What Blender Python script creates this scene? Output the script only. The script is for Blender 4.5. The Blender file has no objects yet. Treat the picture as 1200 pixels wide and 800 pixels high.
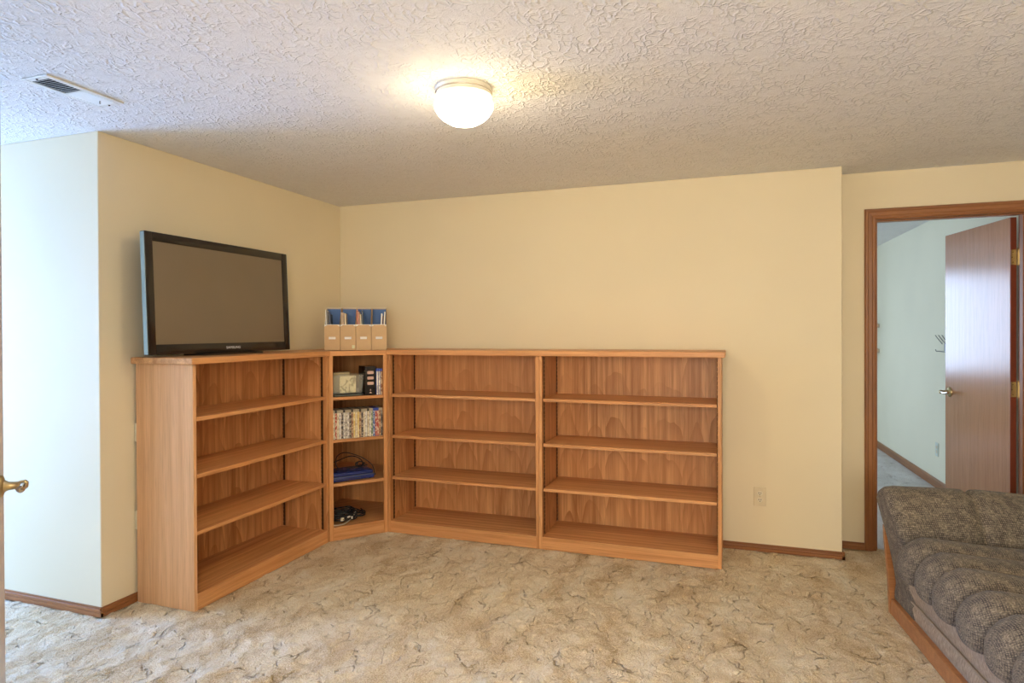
import bpy, bmesh, math, random
from mathutils import Vector, Matrix, noise as mnoise
import numpy as np
random.seed(7)
C = bpy.context.scene.collection
SC = bpy.context.scene
PI = math.pi

# ------------------------------------------------------------------ camera
cam_d = bpy.data.cameras.new('camera')
cam = bpy.data.objects.new('camera', cam_d); C.objects.link(cam)
cam_d.sensor_width = 36.0
cam_d.lens = 36.0 * 745.3 / 1200.0
cam_d.shift_y = -7.0 / 1200.0
cam_d.clip_start = 0.05
yw, pt, rl = math.radians(19.27), math.radians(-0.368), math.radians(-0.242)
fw = Vector((-math.sin(yw)*math.cos(pt), math.cos(yw)*math.cos(pt), math.sin(pt)))
rt = Vector((math.cos(yw), math.sin(yw), 0)); up = rt.cross(fw)
rt, up = rt*math.cos(rl)+up*math.sin(rl), up*math.cos(rl)-rt*math.sin(rl)
m = Matrix((rt, up, -fw)).transposed().to_4x4(); m.translation = Vector((2.867, -4.1925, 1.3577))
cam.matrix_world = m
SC.camera = cam

# ------------------------------------------------------------------ colour management, sky, window and fill light
SC.view_settings.view_transform = 'Standard'; SC.view_settings.look = 'None'
SC.view_settings.gamma = 1.0; SC.view_settings.use_curve_mapping = False
SC.view_settings.exposure = 0.8
w = bpy.data.worlds.new('world'); SC.world = w; w.use_nodes = True
w.node_tree.nodes['Background'].inputs[0].default_value = (0.55, 0.72, 1.0, 1)
w.node_tree.nodes['Background'].inputs[1].default_value = 1.6

def area(name, loc, direction, sx, sy, power, col, spread=PI):
    d = bpy.data.lights.new(name, 'AREA'); d.shape = 'RECTANGLE'; d.size = sx; d.size_y = sy
    d.energy = power; d.color = col; d.spread = spread
    o = bpy.data.objects.new(name, d); C.objects.link(o); o.location = loc
    o.rotation_euler = Vector(direction).to_track_quat('-Z', 'Y').to_euler()
    return o
DAY = (0.245, 0.45, 1.0)
area('alcove_window_daylight', (-3.14, -2.74, 1.12), (1, 0, -.30), 1.28, 1.85, 158, DAY)
area('bedroom_window_daylight', (1.1, 5.15, 1.45), (0, -1, 0), 1.75, 1.35, 62, (0.54, 0.71, 1.0))
area('rear_fill_light', (3.2, -5.85, 1.45), (0, 1, 0), 1.8, 1.1, 62, (1.0, 0.88, 0.68))  # added warm fill light, set in an unseen rear window

# ------------------------------------------------------------------ helpers
def link(name, me, mat=None, parent=None):
    o = bpy.data.objects.new(name, me); C.objects.link(o)
    if mat is not None: me.materials.append(mat)
    if parent is not None: o.parent = parent
    return o
def tag(o, label=None, cat=None, group=None, kind=None):
    if label: o['label'] = label
    if cat: o['category'] = cat
    if group: o['group'] = group
    if kind: o['kind'] = kind
    return o
def thing(name, label, cat, loc=(0, 0, 0), rz=0, group=None):
    o = bpy.data.objects.new(name, None); C.objects.link(o); o.empty_display_size = 0.05
    o.location = loc; o.rotation_euler = (0, 0, rz)
    return tag(o, label, cat, group)
def bm_mesh(bm, name, smooth=False):
    bmesh.ops.recalc_face_normals(bm, faces=bm.faces)
    me = bpy.data.meshes.new(name); bm.to_mesh(me); bm.free()
    if smooth:
        for p in me.polygons: p.use_smooth = True
        me.set_sharp_from_angle(angle=math.radians(38))
    return me
def bx(bm, x0, x1, y0, y1, z0, z1, bev=0.0, seg=1, M=None):
    r = bmesh.ops.create_cube(bm, size=1.0); vs = r['verts']
    for v in vs:
        v.co = Vector((x0+(v.co.x+.5)*(x1-x0), y0+(v.co.y+.5)*(y1-y0), z0+(v.co.z+.5)*(z1-z0)))
    if M is not None:
        for v in vs: v.co = M @ v.co
    if bev > 0:
        es = list({e for v in vs for e in v.link_edges})
        bmesh.ops.bevel(bm, geom=es, offset=bev, segments=seg, affect='EDGES', profile=0.5)
def box(name, x0, x1, y0, y1, z0, z1, mat, parent=None, bev=0.0, seg=1, M=None, smooth=False):
    bm = bmesh.new(); bx(bm, x0, x1, y0, y1, z0, z1, bev, seg, M)
    return link(name, bm_mesh(bm, name, smooth), mat, parent)
def prism_bm(bm, pts, z0, z1):
    a = [bm.verts.new((p[0], p[1], z0)) for p in pts]; b = [bm.verts.new((p[0], p[1], z1)) for p in pts]
    n = len(pts); bm.faces.new(a); bm.faces.new(b)
    for i in range(n): bm.faces.new((a[i], a[(i+1) % n], b[(i+1) % n], b[i]))
def prism(name, pts, z0, z1, mat, parent=None, bev=0.0):
    bm = bmesh.new(); prism_bm(bm, pts, z0, z1)
    if bev: bmesh.ops.bevel(bm, geom=list(bm.edges), offset=bev, segments=1, affect='EDGES')
    return link(name, bm_mesh(bm, name), mat, parent)
def extrude_profile(name, prof, p0, p1, outward, mat, parent=None, up=(0, 0, 1)):
    """prof: (out, up) pairs swept from p0 to p1"""
    p0, p1, o, u = Vector(p0), Vector(p1), Vector(outward), Vector(up)
    bm = bmesh.new()
    a = [bm.verts.new(p0+o*q[0]+u*q[1]) for q in prof]; b = [bm.verts.new(p1+o*q[0]+u*q[1]) for q in prof]
    n = len(prof); bm.faces.new(a); bm.faces.new(b)
    for i in range(n): bm.faces.new((a[i], a[(i+1) % n], b[(i+1) % n], b[i]))
    return link(name, bm_mesh(bm, name), mat, parent)
def lathe(name, prof, mat, parent=None, seg=40, M=None, smooth=True):
    bm = bmesh.new(); rings = []
    for r, z in prof:
        if r < 1e-6: rings.append([bm.verts.new((0, 0, z))])
        else: rings.append([bm.verts.new((r*math.cos(2*PI*i/seg), r*math.sin(2*PI*i/seg), z)) for i in range(seg)])
    for A, B in zip(rings, rings[1:]):
        for i in range(seg):
            j = (i+1) % seg
            if len(A) == 1 and len(B) == 1: continue
            if len(A) == 1: bm.faces.new((A[0], B[i], B[j]))
            elif len(B) == 1: bm.faces.new((A[i], A[j], B[0]))
            else: bm.faces.new((A[i], A[j], B[j], B[i]))
    if M is not None:
        for v in bm.verts: v.co = M @ v.co
    return link(name, bm_mesh(bm, name, smooth), mat, parent)
def catmull(pts, n=8, closed=False):
    P = [Vector(p) for p in pts]; out = []
    N = len(P); rng = range(N if closed else N-1)
    for i in rng:
        if closed: a, b, c, d = P[(i-1) % N], P[i], P[(i+1) % N], P[(i+2) % N]
        else: a, b, c, d = P[max(i-1, 0)], P[i], P[i+1], P[min(i+2, N-1)]
        for k in range(n):
            t = k/n
            out.append(0.5*((2*b)+(c-a)*t+(2*a-5*b+4*c-d)*t*t+(3*b-a-3*c+d)*t**3))
    if not closed: out.append(P[-1])
    return out
def tube_bm(bm, pts, r, seg=8, closed=False):
    P = [Vector(p) for p in pts]; n = len(P); rings = []
    nrm = None
    for i in range(n):
        a = P[(i-1) % n] if closed or i > 0 else P[i]; b = P[(i+1) % n] if closed or i < n-1 else P[i]
        t = (b-a).normalized()
        if nrm is None:
            nrm = t.orthogonal().normalized()
        else:
            nrm = (nrm - t*nrm.dot(t))
            nrm = nrm.normalized() if nrm.length > 1e-6 else t.orthogonal().normalized()
        bi = t.cross(nrm)
        rings.append([bm.verts.new(P[i]+(nrm*math.cos(2*PI*k/seg)+bi*math.sin(2*PI*k/seg))*r) for k in range(seg)])
    for i in range(n if closed else n-1):
        A, B = rings[i], rings[(i+1) % n]
        for k in range(seg): bm.faces.new((A[k], A[(k+1) % seg], B[(k+1) % seg], B[k]))
    if not closed:
        bm.faces.new(rings[0]); bm.faces.new(rings[-1])
def tube(name, pts, r, mat, parent=None, seg=8, closed=False, smooth=True):
    bm = bmesh.new(); tube_bm(bm, pts, r, seg, closed)
    return link(name, bm_mesh(bm, name, smooth), mat, parent)
def text_mesh(name, body, size, mat, M, parent=None, depth=0.0006, wide=1.0):
    cu = bpy.data.curves.new(name, 'FONT'); cu.body = body; cu.size = size; cu.extrude = depth
    cu.align_x = 'CENTER'; cu.align_y = 'CENTER'
    t = bpy.data.objects.new(name, cu); C.objects.link(t)
    bpy.context.view_layer.update()
    me = bpy.data.meshes.new_from_object(t.evaluated_get(bpy.context.evaluated_depsgraph_get()))
    bpy.data.objects.remove(t)
    me.transform(Matrix.Diagonal((wide, 1, 1, 1))); me.transform(M)
    me.materials.clear()
    return link(name, me, mat, parent)

# ------------------------------------------------------------------ node material helper
class NM:
    def __init__(s, name, rough=0.5, col=(.8, .8, .8), metal=0.0, spec=0.5):
        s.m = bpy.data.materials.new(name); s.m.use_nodes = True; s.nt = s.m.node_tree
        s.N = s.nt.nodes; s.L = s.nt.links; s.b = s.N['Principled BSDF']; s.out = s.N['Material Output']
        s.b.inputs['Base Color'].default_value = (*col, 1); s.b.inputs['Roughness'].default_value = rough
        s.b.inputs['Metallic'].default_value = metal; s.b.inputs['Specular IOR Level'].default_value = spec
        s.tc = s.N.new('ShaderNodeTexCoord')
    def node(s, t, ins=None, **kw):
        n = s.N.new(t)
        for k, v in kw.items(): setattr(n, k, v)
        for k, v in (ins or {}).items(): s.set(n.inputs[k], v)
        return n
    def set(s, sock, v):
        if isinstance(v, bpy.types.NodeSocket): s.L.new(v, sock)
        elif isinstance(v, bpy.types.Node): s.L.new(v.outputs[0], sock)
        else:
            try: sock.default_value = v
            except Exception: sock.default_value = (*v, 1)
    def map(s, src, scale=(1, 1, 1), loc=(0, 0, 0), rot=(0, 0, 0)):
        return s.node('ShaderNodeMapping', {'Vector': src, 'Scale': scale, 'Location': loc, 'Rotation': rot}).outputs[0]
    def obj(s): return s.tc.outputs['Object']
    def uv(s): return s.tc.outputs['UV']
    def rnd(s, src, amt=7.0):
        oi = s.node('ShaderNodeObjectInfo')
        mu = s.node('ShaderNodeMath', {0: oi.outputs['Random'], 1: amt}, operation='MULTIPLY')
        return s.node('ShaderNodeVectorMath', {0: src, 1: mu.outputs[0]}, operation='ADD').outputs[0]
    def noise(s, vec, scale, detail=3, rough=.5, dist=0.0, out=0):
        return s.node('ShaderNodeTexNoise', {'Vector': vec, 'Scale': scale, 'Detail': detail, 'Roughness': rough, 'Distortion': dist}).outputs[out]
    def voro(s, vec, scale, feature='F1', out=0, rnd=1.0):
        return s.node('ShaderNodeTexVoronoi', {'Vector': vec, 'Scale': scale, 'Randomness': rnd}, feature=feature).outputs[out]
    def math(s, op, a, b=0.0, clamp=False):
        return s.node('ShaderNodeMath', {0: a, 1: b}, operation=op, use_clamp=clamp).outputs[0]
    def ramp(s, fac, stops):
        n = s.node('ShaderNodeValToRGB', {'Fac': fac}); e = n.color_ramp.elements
        while len(e) < len(stops): e.new(0.5)
        for q, (p, c) in zip(e, stops): q.position = p; q.color = (*c, 1) if len(c) == 3 else c
        return n.outputs[0]
    def rr(s, fac, a, b, c=0.0, d=1.0):
        return s.node('ShaderNodeMapRange', {'Value': fac, 'From Min': a, 'From Max': b, 'To Min': c, 'To Max': d}).outputs[0]
    def mix(s, f, a, b, mode='MIX'):
        n = s.node('ShaderNodeMix', data_type='RGBA', blend_type=mode)
        s.set(n.inputs[0], f); s.set(n.inputs[6], a); s.set(n.inputs[7], b); return n.outputs[2]
    def color(s, v): s.set(s.b.inputs['Base Color'], v); return s
    def bump(s, h, strength=.5, dist=.002):
        n = s.node('ShaderNodeBump', {'Height': h, 'Strength': strength, 'Distance': dist})
        s.L.new(n.outputs[0], s.b.inputs['Normal']); return s

def plain(name, col, rough=.5, metal=0.0, spec=.5, var=.06, bump=0.0):
    n = NM(name, rough, col, metal, spec)
    f = n.noise(n.obj(), 14, 3)
    d = tuple(c*(1-var) for c in col); l = tuple(min(1, c*(1+var)) for c in col)
    n.color(n.ramp(f, [(.3, d), (.7, l)]))
    if bump: n.bump(n.noise(n.obj(), 220, 3), bump, .001)
    return n.m

def oak(name, axis, light=(.78, .42, .185), dark=(.46, .19, .06), rough=.42, cathedral=1.0, arch=False):
    n = NM(name, rough, light, 0, .45)
    al = .11
    sc = [1, 1, 1]; sc['xyz'.index(axis)] = al
    p = n.map(n.rnd(n.obj()), tuple(sc))
    big = n.noise(p, 3.0, 1.5, .4, .3)
    rings = n.math('FRACT', n.math('MULTIPLY', big, 15.0))
    ringl = n.rr(n.math('ABSOLUTE', n.math('SUBTRACT', rings, .5)), .0, .5)
    sc2 = [1, 1, 1]; sc2['xyz'.index(axis)] = .022
    if arch:
        q = n.node('ShaderNodeSeparateXYZ', {0: n.obj()})
        u = n.math('ADD', n.math('ADD', q.outputs[0], q.outputs[1]), .07)
        u = n.math('ADD', u, n.math('MULTIPLY', n.noise(n.map(n.obj(), (1, 1, .5)), 5, 2), .09))
        cell = n.math('DIVIDE', u, .165)
        ul = n.math('MULTIPLY', n.math('SUBTRACT', n.math('FRACT', cell), .5), .165)
        cid = n.math('FRACT', n.math('MULTIPLY', n.math('FLOOR', cell), .377))
        wz = n.math('ADD', n.math('MULTIPLY', n.math('ADD', q.outputs[2], cid), .13), n.math('MULTIPLY', n.noise(n.map(n.obj(), (1, 1, .35)), 4.5, 3), .05))
        dist = n.math('SQRT', n.math('ADD', n.math('MULTIPLY', ul, ul), n.math('MULTIPLY', wz, wz)))
        rings = n.math('FRACT', n.math('MULTIPLY', dist, 33.0))
        ringl = n.math('MULTIPLY', n.math('POWER', rings, 1.4), n.rr(n.noise(n.map(n.obj(), (1, 1, .3)), 9, 2), .35, .6, .35, 1.1))
    pores = n.noise(n.map(n.rnd(n.obj()), tuple(sc2)), 260, 3, .65)
    streak = n.noise(n.map(n.rnd(n.obj()), tuple(sc2)), 38, 3, .6)
    base = n.mix(n.rr(streak, .3, .7), dark, light)
    base = n.mix(n.math('MULTIPLY', n.math('POWER', ringl, 1.6), .62*cathedral, True), base, dark)
    base = n.mix(n.rr(pores, .50, .34, 0, .40), base, tuple(c*.55 for c in dark))
    tone = n.noise(n.rnd(n.obj(), 3.3), 1.3, 1)
    base = n.mix(n.rr(tone, .35, .65, 0, .35), base, tuple(c*f for c, f in zip(light, (1.05, .9, .75))))
    n.color(base); n.bump(pores, .12, .0006)
    return n.m
OX, OY, OZ = oak('oak_grain_x', 'x', cathedral=.45), oak('oak_grain_y', 'y', cathedral=.45), oak('oak_grain_z', 'z')
OZA = oak('oak_cathedral_veneer', 'z', light=(.76, .41, .18), dark=(.37, .145, .042), arch=True, cathedral=1.35)
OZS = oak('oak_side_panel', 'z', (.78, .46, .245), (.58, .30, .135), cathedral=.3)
TRX = oak('trim_grain_x', 'x', (.40, .175, .065), (.21, .08, .03), .35, .6)
TRY = oak('trim_grain_y', 'y', (.40, .175, .065), (.21, .08, .03), .35, .6)
TRZ = oak('trim_grain_z', 'z', (.40, .175, .065), (.21, .08, .03), .35, .6)
RAILW = oak('sofa_rail_wood', 'y', (.50, .23, .09), (.34, .14, .05), .4, .5)
DOORW = oak('door_veneer', 'z', (.52, .28, .155), (.44, .225, .12), .17, .3)
for m_ in (DOORW,): m_.node_tree.nodes['Principled BSDF'].inputs['Specular IOR Level'].default_value = .28
DOOREDGE = plain('door_edge_wood', (.22, .05, .022), .4)

def wall_mat(name, col):
    n = NM(name, .62, col, 0, .3)
    f = n.noise(n.obj(), 1.2, 2)
    n.color(n.ramp(f, [(.3, tuple(c*.97 for c in col)), (.7, tuple(min(1, c*1.03) for c in col))]))
    n.bump(n.noise(n.obj(), 60, 4, .6), .12, .002); return n.m
WALL = wall_mat('cream_wall_paint', (.80, .70, .495))
WALLB = wall_mat('pale_green_wall_paint', (.88, .84, .66))
def ceil_mat():
    n = NM('textured_ceiling_paint', .8, (.84, .82, .79), 0, .2)
    p = n.obj()
    d = n.noise(p, 9, 3, .6, out=1)
    pd = n.node('ShaderNodeVectorMath', {0: p, 1: n.node('ShaderNodeVectorMath', {0: d, 1: (.11, .11, .11)}, operation='MULTIPLY').outputs[0]}, operation='ADD').outputs[0]
    v = n.voro(n.map(pd, (1, .62, 1), rot=(0, 0, .5)), 31, 'DISTANCE_TO_EDGE')
    ridge = n.rr(v, .0, .16, 1, 0)
    msk = n.rr(n.noise(p, 9, 4, .65), .38, .56)
    fine = n.noise(pd, 120, 4, .65, 1.0)
    h = n.math('ADD', n.math('MULTIPLY', ridge, msk), n.math('MULTIPLY', fine, .9))
    n.bump(h, .8, .0065)
    n.color(n.ramp(n.noise(p, 30, 3), [(.3, (.86, .84, .81)), (.7, (.90, .885, .86))]))
    return n.m
CEIL = ceil_mat()
def carpet_mat(name, cols, crease=True):
    n = NM(name, .95, cols[1], 0, .05)
    p = n.obj()
    d = n.noise(p, 5.5, 4, .6, out=1)
    pd = n.node('ShaderNodeVectorMath', {0: p, 1: n.node('ShaderNodeVectorMath', {0: d, 1: (.20, .20, 0)}, operation='MULTIPLY').outputs[0]}, operation='ADD').outputs[0]
    pdm = n.map(pd, (1.25, .50, 1), rot=(0, 0, -.62))
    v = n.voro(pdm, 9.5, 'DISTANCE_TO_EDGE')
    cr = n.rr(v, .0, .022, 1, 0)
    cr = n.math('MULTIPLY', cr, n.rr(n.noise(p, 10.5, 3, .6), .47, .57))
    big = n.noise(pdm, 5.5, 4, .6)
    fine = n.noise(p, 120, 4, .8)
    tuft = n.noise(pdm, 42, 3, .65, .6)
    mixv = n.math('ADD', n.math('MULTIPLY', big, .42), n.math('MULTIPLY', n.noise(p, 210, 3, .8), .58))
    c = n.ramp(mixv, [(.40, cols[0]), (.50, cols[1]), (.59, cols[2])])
    c = n.mix(n.math('MULTIPLY', cr, .42), c, tuple(x*f for x, f in zip(cols[0], (.55, .44, .34))))  # crease shade put into the colour, on top of the bump
    n.color(c)
    h = n.math('ADD', n.math('MULTIPLY', fine, .55), n.math('MULTIPLY', tuft, 1.1))
    h = n.math('ADD', h, n.math('MULTIPLY', big, 1.3))
    h = n.math('SUBTRACT', h, n.math('MULTIPLY', cr, 1.3))
    n.bump(h, 1.0, .018)
    return n.m
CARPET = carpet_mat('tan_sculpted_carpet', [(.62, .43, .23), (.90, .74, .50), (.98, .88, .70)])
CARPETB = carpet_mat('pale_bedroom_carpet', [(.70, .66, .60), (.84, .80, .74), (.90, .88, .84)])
WHITEP = plain('white_vent_enamel', (.80, .80, .76), .4)
IVORY = plain('ivory_plastic', (.72, .62, .42), .35)
DARK = plain('dark_cavity', (.012, .012, .014), .7)
BRASS = plain('aged_brass', (.55, .44, .25), .28, 1.0, var=.15)
NICKEL = plain('warm_nickel', (.60, .55, .48), .22, 1.0)
STANDARD = plain('brown_shelf_standard', (.09, .045, .02), .45, .6)
BLACKP = plain('black_gloss_plastic', (.018, .013, .010), .16)
BLACKM = plain('black_matt_plastic', (.015, .015, .016), .5)
BLUEGREY = plain('blue_grey_bezel_edge', (.30, .42, .48), .25)
SILVER = plain('silver_print', (.75, .75, .75), .4)

# ================================================================== SETTING
H = 2.3237
def st(o, label, cat='wall'): return tag(o, label, cat, kind='structure')
def sbox(name, label, cat, *a, **k): return st(box(name, *a, **k), label, cat)
st(prism('wall_left', [(0, -1.973), (0, .225), (-.12, .225), (-.12, -1.8535), (-3.0, -1.8535), (-3.0, -1.973)], 0, H, WALL, bev=.003), 'cream wall behind the television, turning an outside corner into the daylit left alcove')
sbox('wall_back', 'long cream wall behind the low bookcases, ending at an outside corner', 'wall', 0, 3.468, 0, .225, 0, H, WALL, bev=.003)
bm = bmesh.new()
bx(bm, 3.40, 3.672, .225, .345, 0, H); bx(bm, 3.672, 4.467, .225, .345, 2.047, H); bx(bm, 4.467, 5.0, .225, .345, 0, H)
st(link('wall_back_right', bm_mesh(bm, 'w'), WALL), 'cream wall set back around the bedroom doorway')
sbox('wall_right', 'cream wall on the right side behind the sofa', 'wall', 5.0, 5.12, -5.7, .345, 0, H, WALL)
bm = bmesh.new()
bx(bm, 1.31, 2.2, -5.72, -5.6, 0, H); bx(bm, 4.2, 5.0, -5.72, -5.6, 0, H); bx(bm, 2.2, 4.2, -5.72, -5.6, 0, .85); bx(bm, 2.2, 4.2, -5.72, -5.6, 2.05, H)
st(link('wall_front', bm_mesh(bm, 'w'), WALL), 'cream wall with an added window behind the viewer')
sbox('wall_front_left', 'cream partition wall the left door is hinged to', 'wall', -3.0, 1.40, -3.63, -3.51, 0, H, WALL)
sbox('wall_entry', 'cream partition left of the viewer', 'wall', 1.28, 1.40, -5.6, -3.63, 0, H, WALL)
bm = bmesh.new()
bx(bm, -3.12, -3.0, -3.63, -3.40, 0, H); bx(bm, -3.12, -3.0, -2.08, -1.8535, 0, H); bx(bm, -3.12, -3.0, -3.40, -2.08, 0, .12); bx(bm, -3.12, -3.0, -3.40, -2.08, 2.1, H)
st(link('wall_far_left', bm_mesh(bm, 'w'), WALL), 'cream wall around the tall alcove window')
# bedroom shell; its right wall runs a little off square
bw0, bw1 = Vector((4.575, .36)), Vector((4.40, 4.98))
prism_pts = [(4.575+.01, .345), (4.395, 5.0), (4.52, 5.0), (4.70, .345)]
st(prism('wall_bedroom_right', prism_pts, 0, H, WALLB), 'pale green wall seen through the bedroom doorway')
bm = bmesh.new()
bx(bm, -.3, .2, 5.0, 5.12, 0, H); bx(bm, 2.0, 4.7, 5.0, 5.12, 0, H); bx(bm, .2, 2.0, 5.0, 5.12, 0, .75); bx(bm, .2, 2.0, 5.0, 5.12, 2.15, H)
st(link('wall_bedroom_back', bm_mesh(bm, 'w'), WALLB), 'pale green bedroom wall around its window')
sbox('wall_bedroom_left', 'pale green left wall of the bedroom', 'wall', -.42, -.3, .225, 5.12, 0, H, WALLB)
sbox('wall_bedroom_front', 'pale green bedroom side of the wall behind the bookcases', 'wall', -.3, 3.40, .23, .345, 0, H, WALLB)

st(box('ceiling', -3.12, 5.12, -5.72, 5.12, H, H+.12, CEIL), 'white ceiling with a rough trowelled texture', 'ceiling')
# floors
def carpet_grid(name, x0, x1, y0, y1, step, amp, mat, base=0.0):
    xs = np.concatenate([np.arange(x0, -.9, .04), np.arange(-.9, 4.4, step), np.linspace(4.4, x1, 16)])
    ys = np.concatenate([np.arange(y0, -3.0, .04), np.arange(-3.0, y1, step), [y1]])
    nx, ny = len(xs), len(ys)
    X, Y = np.meshgrid(xs, ys)
    Z = np.zeros_like(X); rs = np.random.RandomState(3)
    for k in range(64):
        a = rs.uniform(0, 2*PI); f = rs.uniform(12, 70) if k % 2 else rs.uniform(70, 170); ph = rs.uniform(0, 2*PI)
        g = 1.0 if f < 70 else .75
        Z += g*np.sin((X*np.cos(a)+Y*np.sin(a))*f+ph+2.2*np.sin((X*np.sin(a)-Y*np.cos(a))*f*.5+ph*2))/np.sqrt(50)
    Z = base+np.clip(Z, -1.6, 1.6)*amp-amp*.8
    v = np.stack([X, Y, Z], -1).reshape(-1, 3)
    i = np.arange(ny-1)[:, None]*nx+np.arange(nx-1)[None, :]
    q = np.stack([i, i+1, i+nx+1, i+nx], -1).reshape(-1, 4)
    me = bpy.data.meshes.new(name)
    me.from_pydata(v.tolist(), [], q.tolist()); me.update()
    me.polygons.foreach_set('use_smooth', [True]*len(me.polygons))
    return link(name, me, mat)
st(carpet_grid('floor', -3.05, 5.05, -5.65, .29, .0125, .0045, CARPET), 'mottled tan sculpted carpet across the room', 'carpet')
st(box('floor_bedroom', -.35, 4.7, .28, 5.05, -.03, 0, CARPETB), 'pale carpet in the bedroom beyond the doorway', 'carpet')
st(box('floor_slab', -3.12, 5.12, -5.72, 5.12, -.15, -.032, plain('slab_concrete', (.4, .4, .4), .9)), 'concrete slab under the carpet', 'floor')

BP = [(0, 0), (.013, 0), (.013, .019), (.0085, .0205), (.0085, .024), (.012, .0255), (.011, .034), (.0055, .0355), (.0055, .044), (0, .044)]
def basebd(name, label, p0, p1, out, mat):
    return st(extrude_profile(name, BP, p0, p1, out, mat), label, 'baseboard')
basebd('baseboard_left', 'dark wood baseboard under the left wall', (0, -1.986, 0), (0, -.01, 0), (1, 0, 0), TRY)
basebd('baseboard_alcove', 'wood baseboard under the daylit wall end', (-3.0, -1.973, 0), (.013, -1.973, 0), (0, -1, 0), TRX)
basebd('baseboard_back', 'dark wood baseboard right of the bookcases', (.01, 0, 0), (3.481, 0, 0), (0, -1, 0), TRX)
basebd('baseboard_back_return', 'short baseboard on the return of the outside corner', (3.468, -.013, 0), (3.468, .225, 0), (1, 0, 0), TRY)
basebd('baseboard_doorway', 'short baseboard left of the door casing', (3.469, .225, 0), (3.622, .225, 0), (0, -1, 0), TRX)
basebd('baseboard_right', 'dark baseboard under the right wall', (5.0, -5.6, 0), (5.0, .22, 0), (-1, 0, 0), TRY)
dd = Vector((4.395-4.585, 5.0-.345, 0)).normalized()
st(extrude_profile('baseboard_bedroom', [(0, 0), (.014, 0), (.014, .06), (.008, .075), (0, .075)], (4.585, .345, 0), (4.395, 5.0, 0), (-dd.y, dd.x, 0), TRY), 'wood baseboard along the pale green wall', 'baseboard')

# door casing (trim_1): left jamb casing, head casing, right jamb casing with mitres
def casing():
    root = thing('trim_1', 'stained wood casing and jamb around the bedroom doorway', 'door frame'); root['kind'] = 'structure'
    yf = .225
    prof = [(0, 0), (.011, 0), (.014, .006), (.011, .012), (.011, .020), (.015, .026), (.015, .044), (.019, .050), (.019, .060), (.012, .066), (0, .066)]
    xi0, xi1, zi = 3.689, 4.451, 2.031
    bm = bmesh.new(); rows = []
    for o_, wd in prof:
        rows.append([bm.verts.new((xi0-wd, yf-o_, 0)), bm.verts.new((xi0-wd, yf-o_, zi+wd)),
                     bm.verts.new((xi1+wd, yf-o_, zi+wd)), bm.verts.new((xi1+wd, yf-o_, 0))])
    parts = {0: ('casing_left', TRZ), 1: ('casing_head', TRX), 2: ('casing_right', TRZ)}
    bm.free()
    for k, (nm, mt) in parts.items():
        b2 = bmesh.new(); A = []; B = []
        for o_, wd in prof:
            q = [Vector((xi0-wd, yf-o_, 0)), Vector((xi0-wd, yf-o_, zi+wd)), Vector((xi1+wd, yf-o_, zi+wd)), Vector((xi1+wd, yf-o_, 0))]
            A.append(b2.verts.new(q[k])); B.append(b2.verts.new(q[k+1]))
        n = len(prof); b2.faces.new(A); b2.faces.new(B)
        for i in range(n): b2.faces.new((A[i], A[(i+1) % n], B[(i+1) % n], B[i]))
        link(nm, bm_mesh(b2, nm), mt, root)
    box('jamb', 3.672, 3.689, .226, .344, 0, 2.047, TRZ, root)
    box('jamb', 4.452, 4.467, .226, .344, 0, 2.047, TRZ, root)
    box('head_jamb', 3.689, 4.452, .226, .344, 2.032, 2.047, TRX, root)
    box('door_stop', 3.689, 3.699, .255, .30, 0, 2.032, TRZ, root)
    box('door_stop', 4.442, 4.452, .255, .30, 0, 2.032, TRZ, root)
    box('head_stop', 3.699, 4.442, .255, .30, 2.022, 2.032, TRX, root)
casing()

# bedroom door, open
def lever(parent, M, mat_r, mat_l, twist=1, length=.10):
    lathe('rose', [(0, 0), (.034, 0), (.034, .004), (.030, .010), (.018, .014), (.012, .024), (.011, .045), (.014, .052), (.014, .062), (.009, .068), (0, .068)], mat_r, parent, 28, M)
    pts = catmull([M @ Vector(q) for q in [(0, 0, .056), (twist*.02, 0, .060), (twist*.055, .004, .062), (twist*length, -.004, .058)]], 6)
    tube('lever', pts, .0085, mat_l, parent, 10)
dr = thing('door_1', 'red-brown wood door standing open into the bedroom', 'door', (4.451, .352, 0)); dr['kind'] = 'structure'
ang = math.atan2(.985, -.174)
Md = Matrix.Rotation(ang, 4, 'Z')
dr.rotation_euler = (0, 0, ang)
# local +x runs hinge -> latch, local +y is the face towards -x (visible)
box('slab', .008, .760, .004, .036, .012, 2.022, DOORW, dr, bev=.0015)
box('hinge_edge', .004, .008, .004, .036, .012, 2.022, DOOREDGE, dr)
lever(dr, Matrix.Translation((.700, .036, .92)) @ Matrix.Rotation(-PI/2, 4, 'X'), BRASS, NICKEL, -1)
lever(dr, Matrix.Translation((.700, .004, .92)) @ Matrix.Rotation(PI/2, 4, 'X'), BRASS, NICKEL, -1)
for z in (.26, 1.0, 1.785):
    hg = box('hinge', .0015, .0035, .006, .034, z-.045, z+.045, BRASS, dr)
    for sz in (-.03, 0, .03):
        bm = bmesh.new(); bmesh.ops.create_uvsphere(bm, u_segments=8, v_segments=5, radius=.003, matrix=Matrix.Translation((.0012, .024+(.005 if sz == 0 else 0), z+sz)))
        link('screw', bm_mesh(bm, 'screw', True), STANDARD, hg)
    lathe('hinge_pin', [(0, z-.05), (.006, z-.05), (.006, z+.05), (.004, z+.054), (0, z+.054)], BRASS, dr, 12, Matrix.Translation((.0, -.002, 0)))
    bm = bmesh.new(); bx(bm, -.0015, 0, -.034, -.004, z-.045, z+.045)
    for v in bm.verts: v.co = Matrix.Rotation(-ang, 4, 'Z') @ Vector((v.co.x-.0004, v.co.y, v.co.z))
    link('hinge_leaf', bm_mesh(bm, 'hinge_leaf'), BRASS, dr)

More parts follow.
